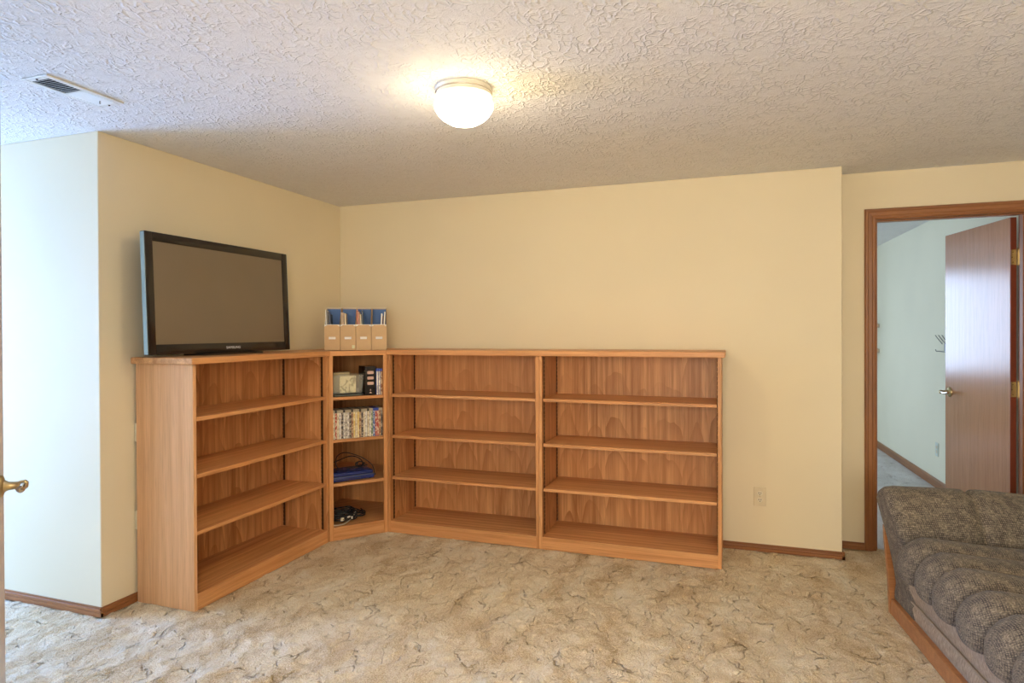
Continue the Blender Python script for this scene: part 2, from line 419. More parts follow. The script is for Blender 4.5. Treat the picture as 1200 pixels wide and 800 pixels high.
# near left door, open, seen along its face
vis = Vector((.425+.294, .148-.84, 0)).normalized()
latch = Vector((.860, -2.937, 0))
d2 = thing('door_2', 'open door at the left edge of the view with a brass lever', 'door', tuple(latch)); d2['kind'] = 'structure'
a2 = math.atan2(vis.y, vis.x); d2.rotation_euler = (0, 0, a2)
DOORL = plain('pale_glossy_door_paint', (.62, .60, .66), .25)
box('slab', 0, .80, -.035, 0, .012, 2.03, DOORL, d2, bev=.0015)
lever(d2, Matrix.Translation((.06, 0, .925)) @ Matrix.Rotation(-PI/2, 4, 'X'), BRASS, NICKEL, 1, .062)
lever(d2, Matrix.Translation((.06, -.035, .925)) @ Matrix.Rotation(PI/2, 4, 'X'), BRASS, NICKEL, 1, .062)
box('latch_plate', -.0012, 0, -.028, -.008, .89, .96, BRASS, d2)

# windows out of frame
GL = NM('window_glass', .05)
tr = GL.node('ShaderNodeBsdfTransparent'); gs = GL.node('ShaderNodeBsdfGlossy', {'Roughness': .02})
mx = GL.node('ShaderNodeMixShader', {0: .06}); GL.L.new(tr.outputs[0], mx.inputs[1]); GL.L.new(gs.outputs[0], mx.inputs[2]); GL.L.new(mx.outputs[0], GL.out.inputs[0])
def window(name, label, axis, c, a0, a1, z0, z1, at):
    r = thing(name, label, 'window'); r['kind'] = 'structure'
    f = .045; am = (a0+a1)/2
    def b(nm, u0, u1, w0, w1, th, mt):
        if axis == 'x': box(nm, at-th, at+th, u0, u1, w0, w1, mt, r)
        else: box(nm, u0, u1, at-th, at+th, w0, w1, mt, r)
    b('window_frame', a0, a0+f, z0, z1, .03, WHITEP); b('window_frame', a1-f, a1, z0, z1, .03, WHITEP)
    b('window_frame', a0+f, a1-f, z0, z0+f, .03, WHITEP); b('window_frame', a0+f, a1-f, z1-f, z1, .03, WHITEP)
    b('window_mullion', am-.02, am+.02, z0+f, z1-f, .025, WHITEP)
    b('pane', a0+f, am-.02, z0+f, z1-f, .003, GL.m); b('pane', am+.02, a1-f, z0+f, z1-f, .003, GL.m)
window('window_1', 'tall window at the end of the left alcove', 'x', 0, -3.40, -2.08, .12, 2.1, -3.06)
window('window_2', 'bedroom window in the far wall', 'y', 0, .2, 2.0, .75, 2.15, 5.06)
window('fill_window', 'added window behind the viewer, holding the fill light', 'y', 0, 2.2, 4.2, .85, 2.05, -5.66)  # unseen window, added to carry the rear fill light

# ================================================================== BOOKCASES
T = .020; ZT = 1.203; ZTOP = 1.236
SH = [.928, .648, .368]
def standard(parent, x, y, ax):
    """slotted metal strip running up a side panel; ax = panel normal axis sign ('x+','x-','y+','y-')"""
    s = 1 if ax[1] == '+' else -1
    bm = bmesh.new(); z = .085
    while z < 1.19:
        z1 = min(z+.018, 1.195)
        if ax[0] == 'x': bx(bm, min(x, x+s*.004), max(x, x+s*.004), y-.007, y+.007, z, z1)
        else: bx(bm, x-.007, x+.007, min(y, y+s*.004), max(y, y+s*.004), z, z1)
        z += .026
    if ax[0] == 'x': bx(bm, min(x, x+s*.0015), max(x, x+s*.0015), y-.007, y+.007, .082, 1.198)
    else: bx(bm, x-.007, x+.007, min(y, y+s*.0015), max(y, y+s*.0015), .082, 1.198)
    link('shelf_standard', bm_mesh(bm, 'standard'), STANDARD, parent)
def bookcase_back(x0, x1, label, joint_right):
    """stands against the back wall; local origin at its left front foot"""
    yf, yb = -.400, -.018
    r = thing('bookcase', label, 'bookcase', (x0, yf, 0), 0, 'low oak bookcases around the corner')
    W = x1-x0; D = yb-yf
    box('side_panel', 0, T, 0, D, 0, ZT, OZA, r, bev=.001); box('side_panel', W-T, W, 0, D, 0, ZT, OZ, r, bev=.001)
    box('back_panel', T, W-T, D-.008, D, .06, ZT, OZA, r)
    box('kick_board', T, W-T, .0005, .018, 0, .078, OX, r, bev=.001)
    box('bottom_shelf', T, W-T, .018, D-.008, .055, .075, OX, r)
    for z in SH: box('shelf', T+.005, W-T-.005, .012, D-.01, z-.010, z+.009, OX, r, bev=.0012)
    for s in ('+', '-'):
        for y in (.045, D-.035): standard(r, T if s == '+' else W-T, y, 'x'+s)
    return r
bookcase_back(.6435, 1.7145, 'empty oak bookcase in the middle, right of the corner shelves', 1)
bookcase_back(1.7155, 2.797, 'empty oak bookcase at the right end of the row on the back wall', 0)
bt = box('counter_board', .6435, 2.817, -.415, -.003, ZT+.0005, ZTOP, OX, None, bev=.003)
tag(bt, 'long continuous oak board over the two bookcases on the back wall', 'counter')
# left bookcase, open towards +x
xb, xf = .018, .387; y0, y1 = -1.793, -.702
lb = thing('bookcase', 'empty oak bookcase under the television on the left wall', 'bookcase', (xf, y0, 0), 0, 'low oak bookcases around the corner')
LW = y1-y0; LD = xf-xb
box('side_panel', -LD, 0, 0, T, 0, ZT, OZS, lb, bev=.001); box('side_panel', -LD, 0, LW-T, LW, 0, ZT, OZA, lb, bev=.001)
box('back_panel', -LD, -LD+.008, T, LW-T, .06, ZT, OZA, lb)
box('kick_board', -.018, -.0005, T, LW-T, 0, .080, OY, lb, bev=.001)
box('bottom_shelf', -LD+.008, -.018, T, LW-T, .057, .077, OY, lb)
for z in (.934, .654, .375): box('shelf', -LD+.01, -.006, T+.005, LW-T-.005, z-.011, z+.009, OY, lb, bev=.0012)
for s in ('+', '-'):
    for x in (-.035, -LD+.035): standard(lb, x, T if s == '+' else LW-T, 'y'+s)
box('top', -LD-.012, .016, -.020, LW-.001, ZT+.0005, ZTOP, OY, lb, bev=.003)
for z0 in (.365, .808): box('spacer_block', -LD-.016, -LD, .001, .03, z0, z0+.095, IVORY, lb, bev=.002)

# corner unit
A0, B0 = Vector((.387, -.698, 0)), Vector((.641, -.401, 0))
e1 = (B0-A0).normalized(); e2 = Vector((-e1.y, e1.x, 0)); CL = (B0-A0).length
rzc = math.atan2(e1.y, e1.x)
Mc = Matrix.Translation(A0) @ Matrix.Rotation(rzc, 4, 'Z')   # local +x along the front, +y inward
def Lc(x, y): 
    v = Mc.inverted() @ Vector((x, y, 0)); return (v.x, v.y)
cu = thing('corner_bookcase', 'narrow oak corner shelf unit holding discs, a console and cables', 'bookcase', tuple(A0), rzc)
cor = Lc(.022, -.022); lA = Lc(.022, -.698); lB = Lc(.641, -.022)
def inset(pts, k=1.0): return pts
ST = .026
prism('side_panel', [(0, 0), lA, Lc(.022, -.680), Lc(.400, -.680)], 0, ZT, OZ, cu)
prism('side_panel', [(CL, 0), lB, Lc(.623, -.022), Lc(.623, -.418)], 0, ZT, OZ, cu)
prism('back_panel', [Lc(.022, -.680), cor, Lc(.030, -.030), Lc(.030, -.680)], .03, ZT, OZ, cu)
prism('back_panel', [Lc(.030, -.030), cor, Lc(.623, -.022), Lc(.623, -.030)], .03, ZT, OZ, cu)
box('stile', 0, ST, -.004, .014, 0, ZT, OZ, cu, bev=.001); box('stile', CL-ST, CL, -.004, .014, 0, ZT, OZ, cu, bev=.001)
ci = [(ST, .002), (CL-ST, .002), Lc(.618, -.415), Lc(.618, -.034), Lc(.034, -.034), Lc(.034, -.675), Lc(.395, -.675)]
box('kick_board', ST, CL-ST, -.001, .016, 0, .086, OX, cu)
prism('bottom_shelf', [(ST, .017)]+[(CL-ST, .017)]+ci[2:], .066, .085, OX, cu)
for z in (.924, .647, .360): prism('shelf', ci, z-.010, z+.009, OX, cu)
prism('top', [(.004, -.008), (CL-.004, -.008), Lc(.6425, -.39), Lc(.6425, -.003), Lc(.003, -.003), Lc(.003, -.7005), Lc(.375, -.7005)], ZT+.0005, ZTOP-.001, OX, cu)

# ================================================================== TELEVISION
tv = thing('television', 'large black flat television on the left bookcase', 'television', (.172, -1.328, ZTOP), 0)
# local: screen faces +x ; width along y
lean = Matrix.Translation((0, 0, .012)) @ Matrix.Rotation(math.radians(-2.2), 4, 'Y')
hw, z0, z1 = .522, 0.0, .612
bm = bmesh.new(); b = .045; bb = .052
bx(bm, -.030, 0, -hw, -hw+b, z0, z1, .003, 2); bx(bm, -.030, 0, hw-b, hw, z0, z1, .003, 2)
bx(bm, -.030, 0, -hw+b, hw-b, z0, z0+bb, .003, 2); bx(bm, -.030, 0, -hw+b, hw-b, z1-b, z1, .003, 2)
for v in bm.verts: v.co = lean @ v.co
link('bezel', bm_mesh(bm, 'bezel', True), BLACKP, tv)
scr = NM('matt_grey_screen', .30, (.2, .15, .1), 0, .5); scr.color(scr.ramp(scr.noise(scr.obj(), 3, 2), [(.3, (.19, .145, .092)), (.7, (.205, .157, .102))]))
box('screen', -.020, -.006, -hw+b, hw-b, z0+bb, z1-b, scr.m, tv, M=lean)
box('edge_band', -.026, -.003, -hw-.004, -hw, z0+.004, z1-.004, BLUEGREY, tv, M=lean)
box('edge_band', -.026, -.003, hw, hw+.004, z0+.004, z1-.004, BLUEGREY, tv, M=lean)
box('rear_housing', -.085, -.030, -hw+.05, hw-.05, z0+.05, z1-.05, BLACKM, tv, bev=.012, seg=2, M=lean)
Mt = lean @ Matrix.Translation((.0006, .035, z0+.026)) @ Matrix(((0, 0, 1, 0), (1, 0, 0, 0), (0, 1, 0, 0), (0, 0, 0, 1)))
text_mesh('logo_lettering', 'SAMSUNG', .019, SILVER, Mt, tv, .0004, 1.25)
prism('stand', [(-.10, -.22), (.045, -.22), (.06, -.12), (.06, .12), (.045, .22), (-.10, .22)], .0005, .011, BLACKP, tv)
box('stand_neck', -.075, -.035, -.07, .07, .008, .10, BLACKM, tv, bev=.003)

# ================================================================== MAGAZINE FILES
CARD = plain('tan_cardboard', (.58, .38, .19), .6); BLUEC = plain('blue_file_lining', (.075, .17, .42), .6)
PALE = plain('pale_paper_edge', (.80, .76, .68), .6)
fr = rt.copy(); fr.z = 0; fr.normalize(); fr = Matrix.Rotation(math.radians(11), 3, 'Z') @ fr; rzf = math.atan2(fr.y, fr.x)
fc = Vector((.479, -.525, ZTOP+.0005))
FW, FD, FHf, FHb = .099, .21, .170, .287
places = ['leftmost', 'second from the left', 'third from the left', 'rightmost']
mags = [
    [((-.033), -.035, .262, .006, (.80, .76, .68), 'white magazine at the left in the leftmost file box'),
     ((-.022), -.04, .250, .010, (.10, .08, .06), 'dark brown magazine in the leftmost file box'),
     ((-.006), -.05, .235, .008, (.02, .03, .07), 'black thin magazine in the leftmost file box')],
    [((-.030), -.03, .245, .018, (.42, .27, .15), 'thick brown catalogue in the second file box from the left'),
     ((-.008), -.05, .240, .010, (.66, .50, .30), 'tan booklet in the second file box from the left')],
    [((-.037), -.02, .262, .008, (.50, .14, .07), 'red magazine in the third file box'),
     ((-.024), -.03, .250, .010, (.55, .25, .12), 'orange-red magazine leaning in the third file box'),
     ((-.0105), -.04, .235, .007, (.78, .66, .45), 'cream booklet leaning in the third file box'),
     ((.003), -.05, .262, .006, (.06, .08, .11), 'dark slim magazine leaning in the third file box')],
    [((.004), .06, .240, .008, (.82, .80, .74), 'white booklet leaning right in the rightmost file box'),
     ((.026), .05, .252, .007, (.85, .82, .74), 'outer white booklet leaning over the right edge of the rightmost file box'),
     ((.0155), .05, .225, .006, (.10, .04, .03), 'dark red booklet between the two white ones in the rightmost file box')]]
for i in range(4):
    o = fc+fr*((i-1.5)*.1015)
    r = thing('magazine_file', f'{places[i]} of the four tan cardboard magazine files on the corner shelf unit', 'magazine file', tuple(o), rzf, 'magazine files on the corner unit')
    box('front_panel', -FW/2, FW/2, 0, .003, 0, FHf, CARD, r)
    box('back_panel', -FW/2, FW/2, FD-.003, FD, 0, FHb, CARD, r)
    box('lining', -FW/2+.003, FW/2-.003, FD-.0045, FD-.003, .003, FHb-.006, BLUEC, r)
    box('rim', -FW/2, FW/2, FD-.004, FD+.001, FHb-.001, FHb+.003, PALE, r)
    box('base', -FW/2, FW/2, 0, FD, 0, .003, CARD, r)
    for s in (-1, 1):
        bm = bmesh.new(); xx = [s*FW/2, s*(FW/2-.0025)]
        prof = [(.003, 0), (FD-.003, 0), (FD-.003, FHb), (FD-.05, FHb-.002), (.003, FHf)]
        a = [bm.verts.new((xx[0], p[0], p[1])) for p in prof]; c = [bm.verts.new((xx[1], p[0], p[1])) for p in prof]
        bm.faces.new(a); bm.faces.new(c)
        for k in range(5): bm.faces.new((a[k], a[(k+1) % 5], c[(k+1) % 5], c[k]))
        link('side_panel', bm_mesh(bm, 'sp'), CARD if i > 0 or s > 0 else PALE, r)
        # corner reinforcement
        bm = bmesh.new(); q = [(s*FW/2, FHf+.001), (s*(FW/2-.018), FHf+.001), (s*(FW/2-.012), FHf-.006), (s*(FW/2), FHf-.012)]
        a = [bm.verts.new((p[0], -.0012, p[1])) for p in q]; c = [bm.verts.new((p[0], .0, p[1])) for p in q]
        bm.faces.new(a); bm.faces.new(c)
        for k in range(4): bm.faces.new((a[k], a[(k+1) % 4], c[(k+1) % 4], c[k]))
        link('corner_cap', bm_mesh(bm, 'cc'), PALE, r)
    box('top_edge', -FW/2, FW/2, -.0006, .0036, FHf-.001, FHf+.0025, PALE, r)
    lh = box('label_holder', -.022, .022, -.003, 0, .074, .090, SILVER, r, bev=.0012)
    box('label_card', -.018, .018, -.0036, -.003, .080, .088, PALE, lh)
    if i == 1: box('sticker', .026, .044, -.0012, 0, .012, .034, plain('pale_green_sticker', (.62, .64, .38), .5), r)
    for (mx_, ln, h, th, col, lab) in mags[i]:
        mo = thing('magazine', lab, 'magazine', tuple(o+fr*mx_+Vector((-fr.y, fr.x, 0))*.012+Vector((0, 0, .006))), rzf, 'magazines in the file boxes')
        R = Matrix.Rotation(ln, 4, 'Y')
        box('cover', -th/2, th/2, 0, .18, 0, h, plain('magazine_cover', col, .4), mo, M=R)
        box('pages', -th/2+.0008, th/2-.0008, .001, .179, .001, h+.0008, PALE, mo, M=R)

# ================================================================== THINGS IN THE CORNER UNIT
def onlocal(x, y, z): return tuple(Mc @ Vector((x, y, z)))
# translucent bin
z1s = .9335
PL = NM('frosted_clear_plastic', .25, (.80, .78, .66), 0, .5)
trn = PL.node('ShaderNodeBsdfTransparent', {'Color': (1, 1, .98, 1)})
mxs = PL.node('ShaderNodeMixShader', {0: .16}); PL.L.new(trn.outputs[0], mxs.inputs[1]); PL.L.new(PL.b.outputs[0], mxs.inputs[2]); PL.L.new(mxs.outputs[0], PL.out.inputs[0])
bn = thing('plastic_bin', 'small translucent plastic bin on the top shelf of the corner unit', 'bin', onlocal(.131, .035, z1s+.018), rzc)
bm = bmesh.new()
def hollow(bm, w0, w1, d0, d1, h, t):
    lo = [(-w0, 0), (w0, 0), (w0, d0), (-w0, d0)]; hi = [(-w1, -.006), (w1, -.006), (w1, d1), (-w1, d1)]
    O = [bm.verts.new((x, y, 0)) for x, y in lo]; Q = [bm.verts.new((x, y, h)) for x, y in hi]
    I = [bm.verts.new((x-math.copysign(t, x), y+(t if y < d0/2 else -t), h)) for x, y in hi]
    J = [bm.verts.new((x-math.copysign(t, x), y+(t if y < d0/2 else -t), t)) for x, y in lo]
    bm.faces.new(O); bm.faces.new(J)
    for k in range(4):
        j = (k+1) % 4
        bm.faces.new((O[k], O[j], Q[j], Q[k])); bm.faces.new((Q[k], Q[j], I[j], I[k])); bm.faces.new((I[k], I[j], J[j], J[k]))
hollow(bm, .098, .107, .14, .15, .118, .0025)
link('tub', bm_mesh(bm, 'tub'), PL.m, bn)
tube('rim', catmull([(-.108, -.007, .118), (.108, -.007, .118), (.108, .151, .118), (-.108, .151, .118)], 1, True), .0028, PL.m, bn, 6, True)
pc = NM('cream_card_print', .6, (.80, .68, .40))
fig = pc.noise(pc.map(pc.obj(), (1, 1, .6)), 34, 3, .6, .5)
pc.color(pc.ramp(fig, [(.44, (.40, .34, .20)), (.50, (.82, .72, .44))]))
pd_ = box('printed_card', -.048, .060, 0, .002, 0, .112, pc.m, None, M=None)
pd_.matrix_world = Matrix.Translation(Vector(onlocal(.131, .045, z1s+.0225))) @ Matrix.Rotation(rzc, 4, 'Z')
tag(pd_, 'cream card with a drawing standing inside the translucent bin', 'card')
cb = box('small_box', -.05, .06, 0, .05, 0, .15, plain('cream_carton', (.58, .46, .26), .6), None, bev=.002)
cb.matrix_world = Matrix.Translation(Vector(onlocal(.132, .195, z1s))) @ Matrix.Rotation(rzc, 4, 'Z')
tag(cb, 'cream carton standing behind the translucent bin', 'box')
ty = thing('disc_player', 'flat black device under the translucent bin', 'electronic device', onlocal(.1305, .012, z1s), rzc)
box('housing', -.100, .104, 0, .17, .002, .016, BLACKM, ty, bev=.003)
box('front_trim', -.09, .09, -.001, 0, .006, .010, plain('green_grey_trim', (.18, .22, .18), .3), ty)
# black slipcase with three pale labels
bs = thing('disc_box_set', 'tall black box set with three pale labels on the spine', 'box', onlocal(.281, .014, z1s), rzc)
box('slipcase', -.038, .036, 0, .14, 0, .194, BLACKP, bs, bev=.001)
LB = plain('pink_silver_label', (.62, .42, .34), .4)
for k, z in enumerate((.152, .116, .080)):
    bm = bmesh.new(); prism_bm(bm, [(-.022+.006*0, 0)]*0 or [(-.022, -.006), (-.018, -.010), (.018, -.010), (.022, -.006), (.022, .006), (.018, .010), (-.018, .010), (-.022, .006)], 0, .001)
    for v in bm.verts: v.co = Vector((v.co.x, -v.co.z-.0001, v.co.y+z))
    link('spine_label', bm_mesh(bm, 'sl'), LB, bs)
for z, s in ((.036, .005), (.018, .010)):
    bm = bmesh.new(); prism_bm(bm, [(-s, -.004), (s, -.004), (0, .006)], 0, .001)
    for v in bm.verts: v.co = Vector((v.co.x, -v.co.z-.0001, v.co.y+z))
    link('spine_mark', bm_mesh(bm, 'sm'), LB, bs)
# disc cases
def spine_mat(name, a, b_, sc=60):
    n = NM(name, .35, a)
    f = n.noise(n.map(n.rnd(n.obj(), 50), (1, 1, 1.0)), sc, 2, .6)
    n.color(n.ramp(f, [(.45, a), (.58, b_)])); return n.m
SP = {
 'cream': spine_mat('cream_spine', (.80, .74, .55), (.55, .45, .30)),
 'white': spine_mat('white_spine', (.82, .80, .74), (.45, .42, .42)),
 'red': spine_mat('red_spine', (.50, .08, .04), (.75, .55, .40)),
 'dark': spine_mat('dark_spine', (.05, .045, .05), (.45, .38, .30)),
 'brown': spine_mat('brown_spine', (.28, .12, .06), (.60, .45, .28)),
 'blue': spine_mat('blue_spine', (.10, .16, .38), (.55, .60, .70)),
 'green': spine_mat('green_spine', (.16, .26, .16), (.62, .62, .45)),
 'grey': spine_mat('grey_spine', (.30, .28, .26), (.70, .66, .55)),
 'yellow': spine_mat('yellow_spine', (.72, .52, .16), (.85, .75, .45))}
CASED = plain('black_disc_case', (.03, .03, .03), .3); CASEB = plain('blue_disc_case', (.06, .10, .42), .25)
CASEG = plain('grey_clear_disc_case', (.42, .36, .26), .3)
def disc_case(s, y, z, th, h, col, case, lab, grp, dep=.128, tiltv=0):
    r = thing('disc_case', lab, 'disc case', onlocal(s, y, z), rzc, grp)
    R = Matrix.Rotation(tiltv, 4, 'Y')
    box('case', -th/2+.0006, th/2-.0006, 0, dep, 0, h, case, r, M=R, bev=.0008)
    hh = h-(.018 if case is not CASED or True else 0)
    box('spine_sleeve', -th/2+.0012, th/2-.0012, -.0006, 0, .002, hh, SP[col], r, M=R)
ordn = ['first', 'second', 'third', 'fourth', 'fifth', 'sixth', 'seventh', 'eighth', 'ninth', 'tenth', 'eleventh', 'twelfth', 'thirteenth', 'fourteenth', 'fifteenth', 'sixteenth', 'seventeenth', 'eighteenth', 'nineteenth', 'twentieth', 'twenty-first', 'twenty-second', 'twenty-third', 'twenty-fourth', 'twenty-fifth']
cols = ['cream', 'red', 'cream', 'white', 'dark', 'white', 'grey', 'white', 'dark', 'brown', 'yellow', 'cream', 'yellow', 'brown', 'dark', 'cream', 'white', 'cream', 'white', 'green', 'blue', 'red', 'red', 'brown', 'dark']
s = .0275; n_ = len(cols); thk = (CL-ST-.0275-.0015)/n_
for i, c in enumerate(cols):
    case = CASEB if i in (20, 21, 22) else (CASEG if i % 4 != 1 else CASED)
    disc_case(s+thk*(i+.5), .010+.002*random.random(), .6565, thk, .190, c, case, f'{c}-spined disc case, {ordn[i]} from the left in the full row on the middle shelf', 'disc cases in the full row')
for i, (c, case) in enumerate([('white', CASEB), ('white', CASEB), ('brown', CASEB)]):
    disc_case(.328+.0145*i, .014, z1s, .0138, .178, c, case, f'{c}-spined disc case in a blue case, {["next to the black box set", "middle of the three on the top shelf", "rightmost on the top shelf"][i]}', 'disc cases beside the box set')
# game console
gc = thing('game_console', 'dark blue slim game console on the third shelf of the corner unit', 'game console', onlocal(.168, .030, .3695), rzc+.06)
NAVY = plain('navy_gloss_plastic', (.022, .035, .16), .22)
bm = bmesh.new(); bx(bm, -.150, .145, 0, .20, .004, .030, .006, 2); link('lower_housing', bm_mesh(bm, 'lh', True), NAVY, gc)
bm = bmesh.new(); bx(bm, -.146, .141, .004, .196, .033, .058, .011, 3); link('lid', bm_mesh(bm, 'lid', True), NAVY, gc)
box('seam_strip', -.148, .143, .002, .198, .029, .034, plain('blue_grey_seam', (.10, .12, .22), .3), gc)
box('disc_slot', -.12, .05, -.0008, .001, .014, .018, BLACKM, gc)
for x in (-.125, .12):
    for y in (.02, .18): box('foot', x-.008, x+.008, y-.008, y+.008, 0, .005, BLACKM, gc)
def cpx(x, y, d=.14):
    """point in the corner unit's frame at local depth d"""
    return (x, d, y)
def cord(name, lab, pts, r, mat, grp=None, plug=None):
    bt_ = thing(name, lab, 'cable', tuple(A0), rzc, grp)
    tube('cable', catmull(pts, 9), r, mat, bt_, 7)
    for q, sz in (plug or []):
        box('plug', q[0]-sz, q[0]+sz, q[1]-sz*.6, q[1]+sz*.6, q[2]-sz*.5, q[2]+sz*.5, mat, bt_, bev=sz*.15)
    return bt_
RUB = plain('black_rubber', (.012, .012, .013), .45)
cord('power_cable', 'black cable arching high over the blue console', [(.10, .16, .431), (.085, .17, .47), (.10, .18, .515), (.15, .19, .532), (.22, .19, .512), (.29, .18, .475), (.335, .15, .43), (.34, .12, .3765)], .0032, RUB, plug=[((.34, .12, .376), .008)])
cord('video_cable', 'black cable running low behind the blue console', [(.035, .262, .384), (.05, .262, .440), (.12, .262, .465), (.20, .262, .488), (.25, .262, .482), (.29, .262, .455), (.30, .262, .42), (.30, .262, .376)], .0035, RUB)
loop = []
for k in range(30):
    a = k*.62; loop.append((.245+(.030-.0004*k)*math.cos(a), .15+.012*math.sin(a*.37), .450+(.016+.0002*k)*math.sin(a)))
cord('coiled_cable', 'small coil of black cable lying on the blue console', [(.150, .12, .431), (.17, .13, .434)]+loop+[(.30, .15, .44)], .003, RUB, plug=[((.158, .12, .434), .008)])
# pile of cables
random.seed(11)
def coil(cx, cy, cz, rx, ry, turns, seed, dz=.0, wob=.3):
    rs = random.Random(seed); pts = []; n = int(turns*9)
    ph = rs.uniform(0, 6)
    for k in range(n):
        a = k*2*PI/9+ph; q = 1+wob*(rs.random()-.5)
        pts.append((cx+rx*q*math.cos(a), cy+ry*q*math.sin(a), cz+dz*k/n+rs.uniform(-.006, .010)))
    return [(x, y, max(z, .092)) for x, y, z in pts]
CORDS = [('black power cable coiled loosely at the bottom of the pile', (.115, .115, .100, .085, .070, 4, 1, .030), .0042, RUB),
         ('black thin cable tangled through the middle of the pile', (.130, .110, .120, .075, .055, 5, 2, .030), .0030, RUB),
         ('black cable coil at the right end of the pile', (.212, .115, .103, .050, .045, 5, 3, .040), .0034, RUB),
         ('black cable crossing the top of the pile', (.110, .125, .145, .080, .050, 4, 4, .022), .0032, RUB),
         ('black cable bundle at the left of the pile', (.085, .115, .100, .052, .045, 5, 5, .050), .0038, RUB)]
for lab, (cx, cy, cz, rx, ry, t, sd, dz), r_, mt in CORDS:
    cord('coiled_cable', lab+' in the bottom compartment', coil(cx, cy, cz, rx, ry, t, sd, dz), r_, mt, 'cables in the bottom compartment')
GREYC = plain('pale_grey_cable', (.55, .52, .42), .4); CREAM = plain('cream_plug', (.80, .72, .52), .4)
cord('video_cable', 'pale grey cable curving along the front of the cable pile', [(.032, .03, .092), (.06, .026, .090), (.10, .032, .091), (.135, .055, .097), (.165, .06, .118), (.19, .07, .15)], .0034, GREYC)
pg = thing('plug_adapter', 'cream plug lying on the front of the cable pile', 'plug', onlocal(.092, .034, .112), rzc+.5)
box('body', -.010, .010, -.008, .008, 0, .020, CREAM, pg, bev=.002)
for s_ in (-.004, .004): box('prong', s_-.001, s_+.001, -.018, -.008, .008, .013, NICKEL, pg)
for k, (sx, lab) in enumerate(((.137, 'silver cable connector in the middle of the cable pile'), (.158, 'white cable connector at the right of the cable pile'))):
    c_ = thing('cable_connector', lab, 'plug', onlocal(sx, .042, .125-.012*k), rzc+.4+k)
    box('body', -.012 if k == 0 else -.006, .012 if k == 0 else .006, -.005, .005, 0, .010 if k == 0 else .018, PALE, c_, bev=.002)
    box('tip', .012 if k == 0 else .006, .020 if k == 0 else .012, -.003, .003, .002, .008, NICKEL, c_)

# ================================================================== CEILING LIGHT
lc = Vector((1.852, -1.859, H))
cl = thing('ceiling_light', 'round flush ceiling light with a glowing frosted glass bowl', 'ceiling light', tuple(lc))
PAN = plain('white_gloss_pan', (.78, .74, .62), .25)
lathe('pan', [(0, 0), (.112, 0), (.115, -.006), (.110, -.013), (.110, -.026), (.114, -.030), (.114, -.036), (.100, -.040), (0, -.040)], PAN, cl, 64)
lathe('pan_band', [(.1105, -.015), (.1135, -.016), (.114, -.018), (.1135, -.020), (.1105, -.021)], NICKEL, cl, 64)
EM = NM('glowing_glass_bowl', .3)
nz = EM.node('ShaderNodeSeparateXYZ', {0: EM.obj()}).outputs[2]
stg = EM.rr(nz, -.055, -.145, 7.5, 59)
em = EM.node('ShaderNodeEmission', {'Color': (1.0, .80, .48, 1), 'Strength': stg}); EM.L.new(em.outputs[0], EM.out.inputs[0])
bowl = [(.100, -.038), (.108, -.044), (.116, -.058), (.118, -.070), (.114, -.085), (.103, -.102), (.085, -.120), (.060, -.135), (.032, -.144), (0, -.147)]
lathe('glass_bowl', bowl, EM.m, cl, 64)

# an added twin near the viewer, out of frame, fills the room with light
fill_lamp = thing('ceiling_light', 'added fill light, twin of the ceiling light, behind the viewer, out of view', 'ceiling light', (3.3, -4.55, H))
for ch in list(cl.children):
    q = ch.copy(); C.objects.link(q); q.parent = fill_lamp

# ================================================================== CEILING VENT
vt = thing('ceiling_vent', 'white metal air register in the ceiling at upper left', 'vent', (.385, -2.365, H))
bm = bmesh.new()
hx, hy, ix, iy = .070, .160, .046, .134
bx(bm, -hx, -ix, -hy, hy, -.007, 0, .002); bx(bm, ix, hx, -hy, hy, -.007, 0, .002)
bx(bm, -ix, ix, -hy, -iy, -.007, 0, .002); bx(bm, -ix, ix, iy, hy, -.007, 0, .002)
bx(bm, -ix, ix, -.004, .004, -.007, 0)
link('frame', bm_mesh(bm, 'vf'), WHITEP, vt)
box('duct', -ix, ix, -iy, iy, -.0015, -.0005, DARK, vt)
for k in range(20):
    y = -iy+.006+k*(2*iy-.012)/19.0
    if abs(y) < .006: continue
    tl = math.radians(30 if y < 0 else -26)
    M = Matrix.Translation((0, y, -.006)) @ Matrix.Rotation(tl, 4, 'X')
    box('slat', -ix, ix, -.0066, .0066, -.0005, .0005, WHITEP, vt, M=M)
for y in (-.147, .147):
    bm = bmesh.new(); bmesh.ops.create_uvsphere(bm, u_segments=10, v_segments=6, radius=.0045, matrix=Matrix.Translation((0, y, -.007)))
    link('screw', bm_mesh(bm, 'screw', True), STANDARD, vt)
box('damper_lever', .010, .014, .095, .099, -.020, -.006, NICKEL, vt)

# ================================================================== OUTLET
ot = thing('wall_outlet', 'ivory duplex outlet low on the back wall', 'outlet', (3.0135, 0, .336))
box('cover_plate', -.036, .036, -.006, 0, -.058, .058, IVORY, ot, bev=.003, seg=2)
for z in (.020, -.020):
    rc = lathe('receptacle', [(0, .0), (.0165, .0), (.0165, .0015), (.0155, .0022), (0, .0022)], plain('pale_receptacle', (.78, .70, .52), .35), ot, 20, Matrix.Translation((0, -.006, z)) @ Matrix.Rotation(PI/2, 4, 'X') @ Matrix.Diagonal((1, .86, 1, 1)))
    for x, hh in ((-.0062, .0050), (.0062, .0042)): box('slot', x-.0016, x+.0016, -.0086, -.0080, z-hh+.003, z+hh+.003, DARK, rc)
    box('slot', -.0026, .0026, -.0086, -.0080, z-.0105, z-.0058, DARK, rc)
bm = bmesh.new(); bmesh.ops.create_uvsphere(bm, u_segments=8, v_segments=5, radius=.0032, matrix=Matrix.Translation((0, -.006, 0)))
link('screw', bm_mesh(bm, 'screw', True), NICKEL, ot)

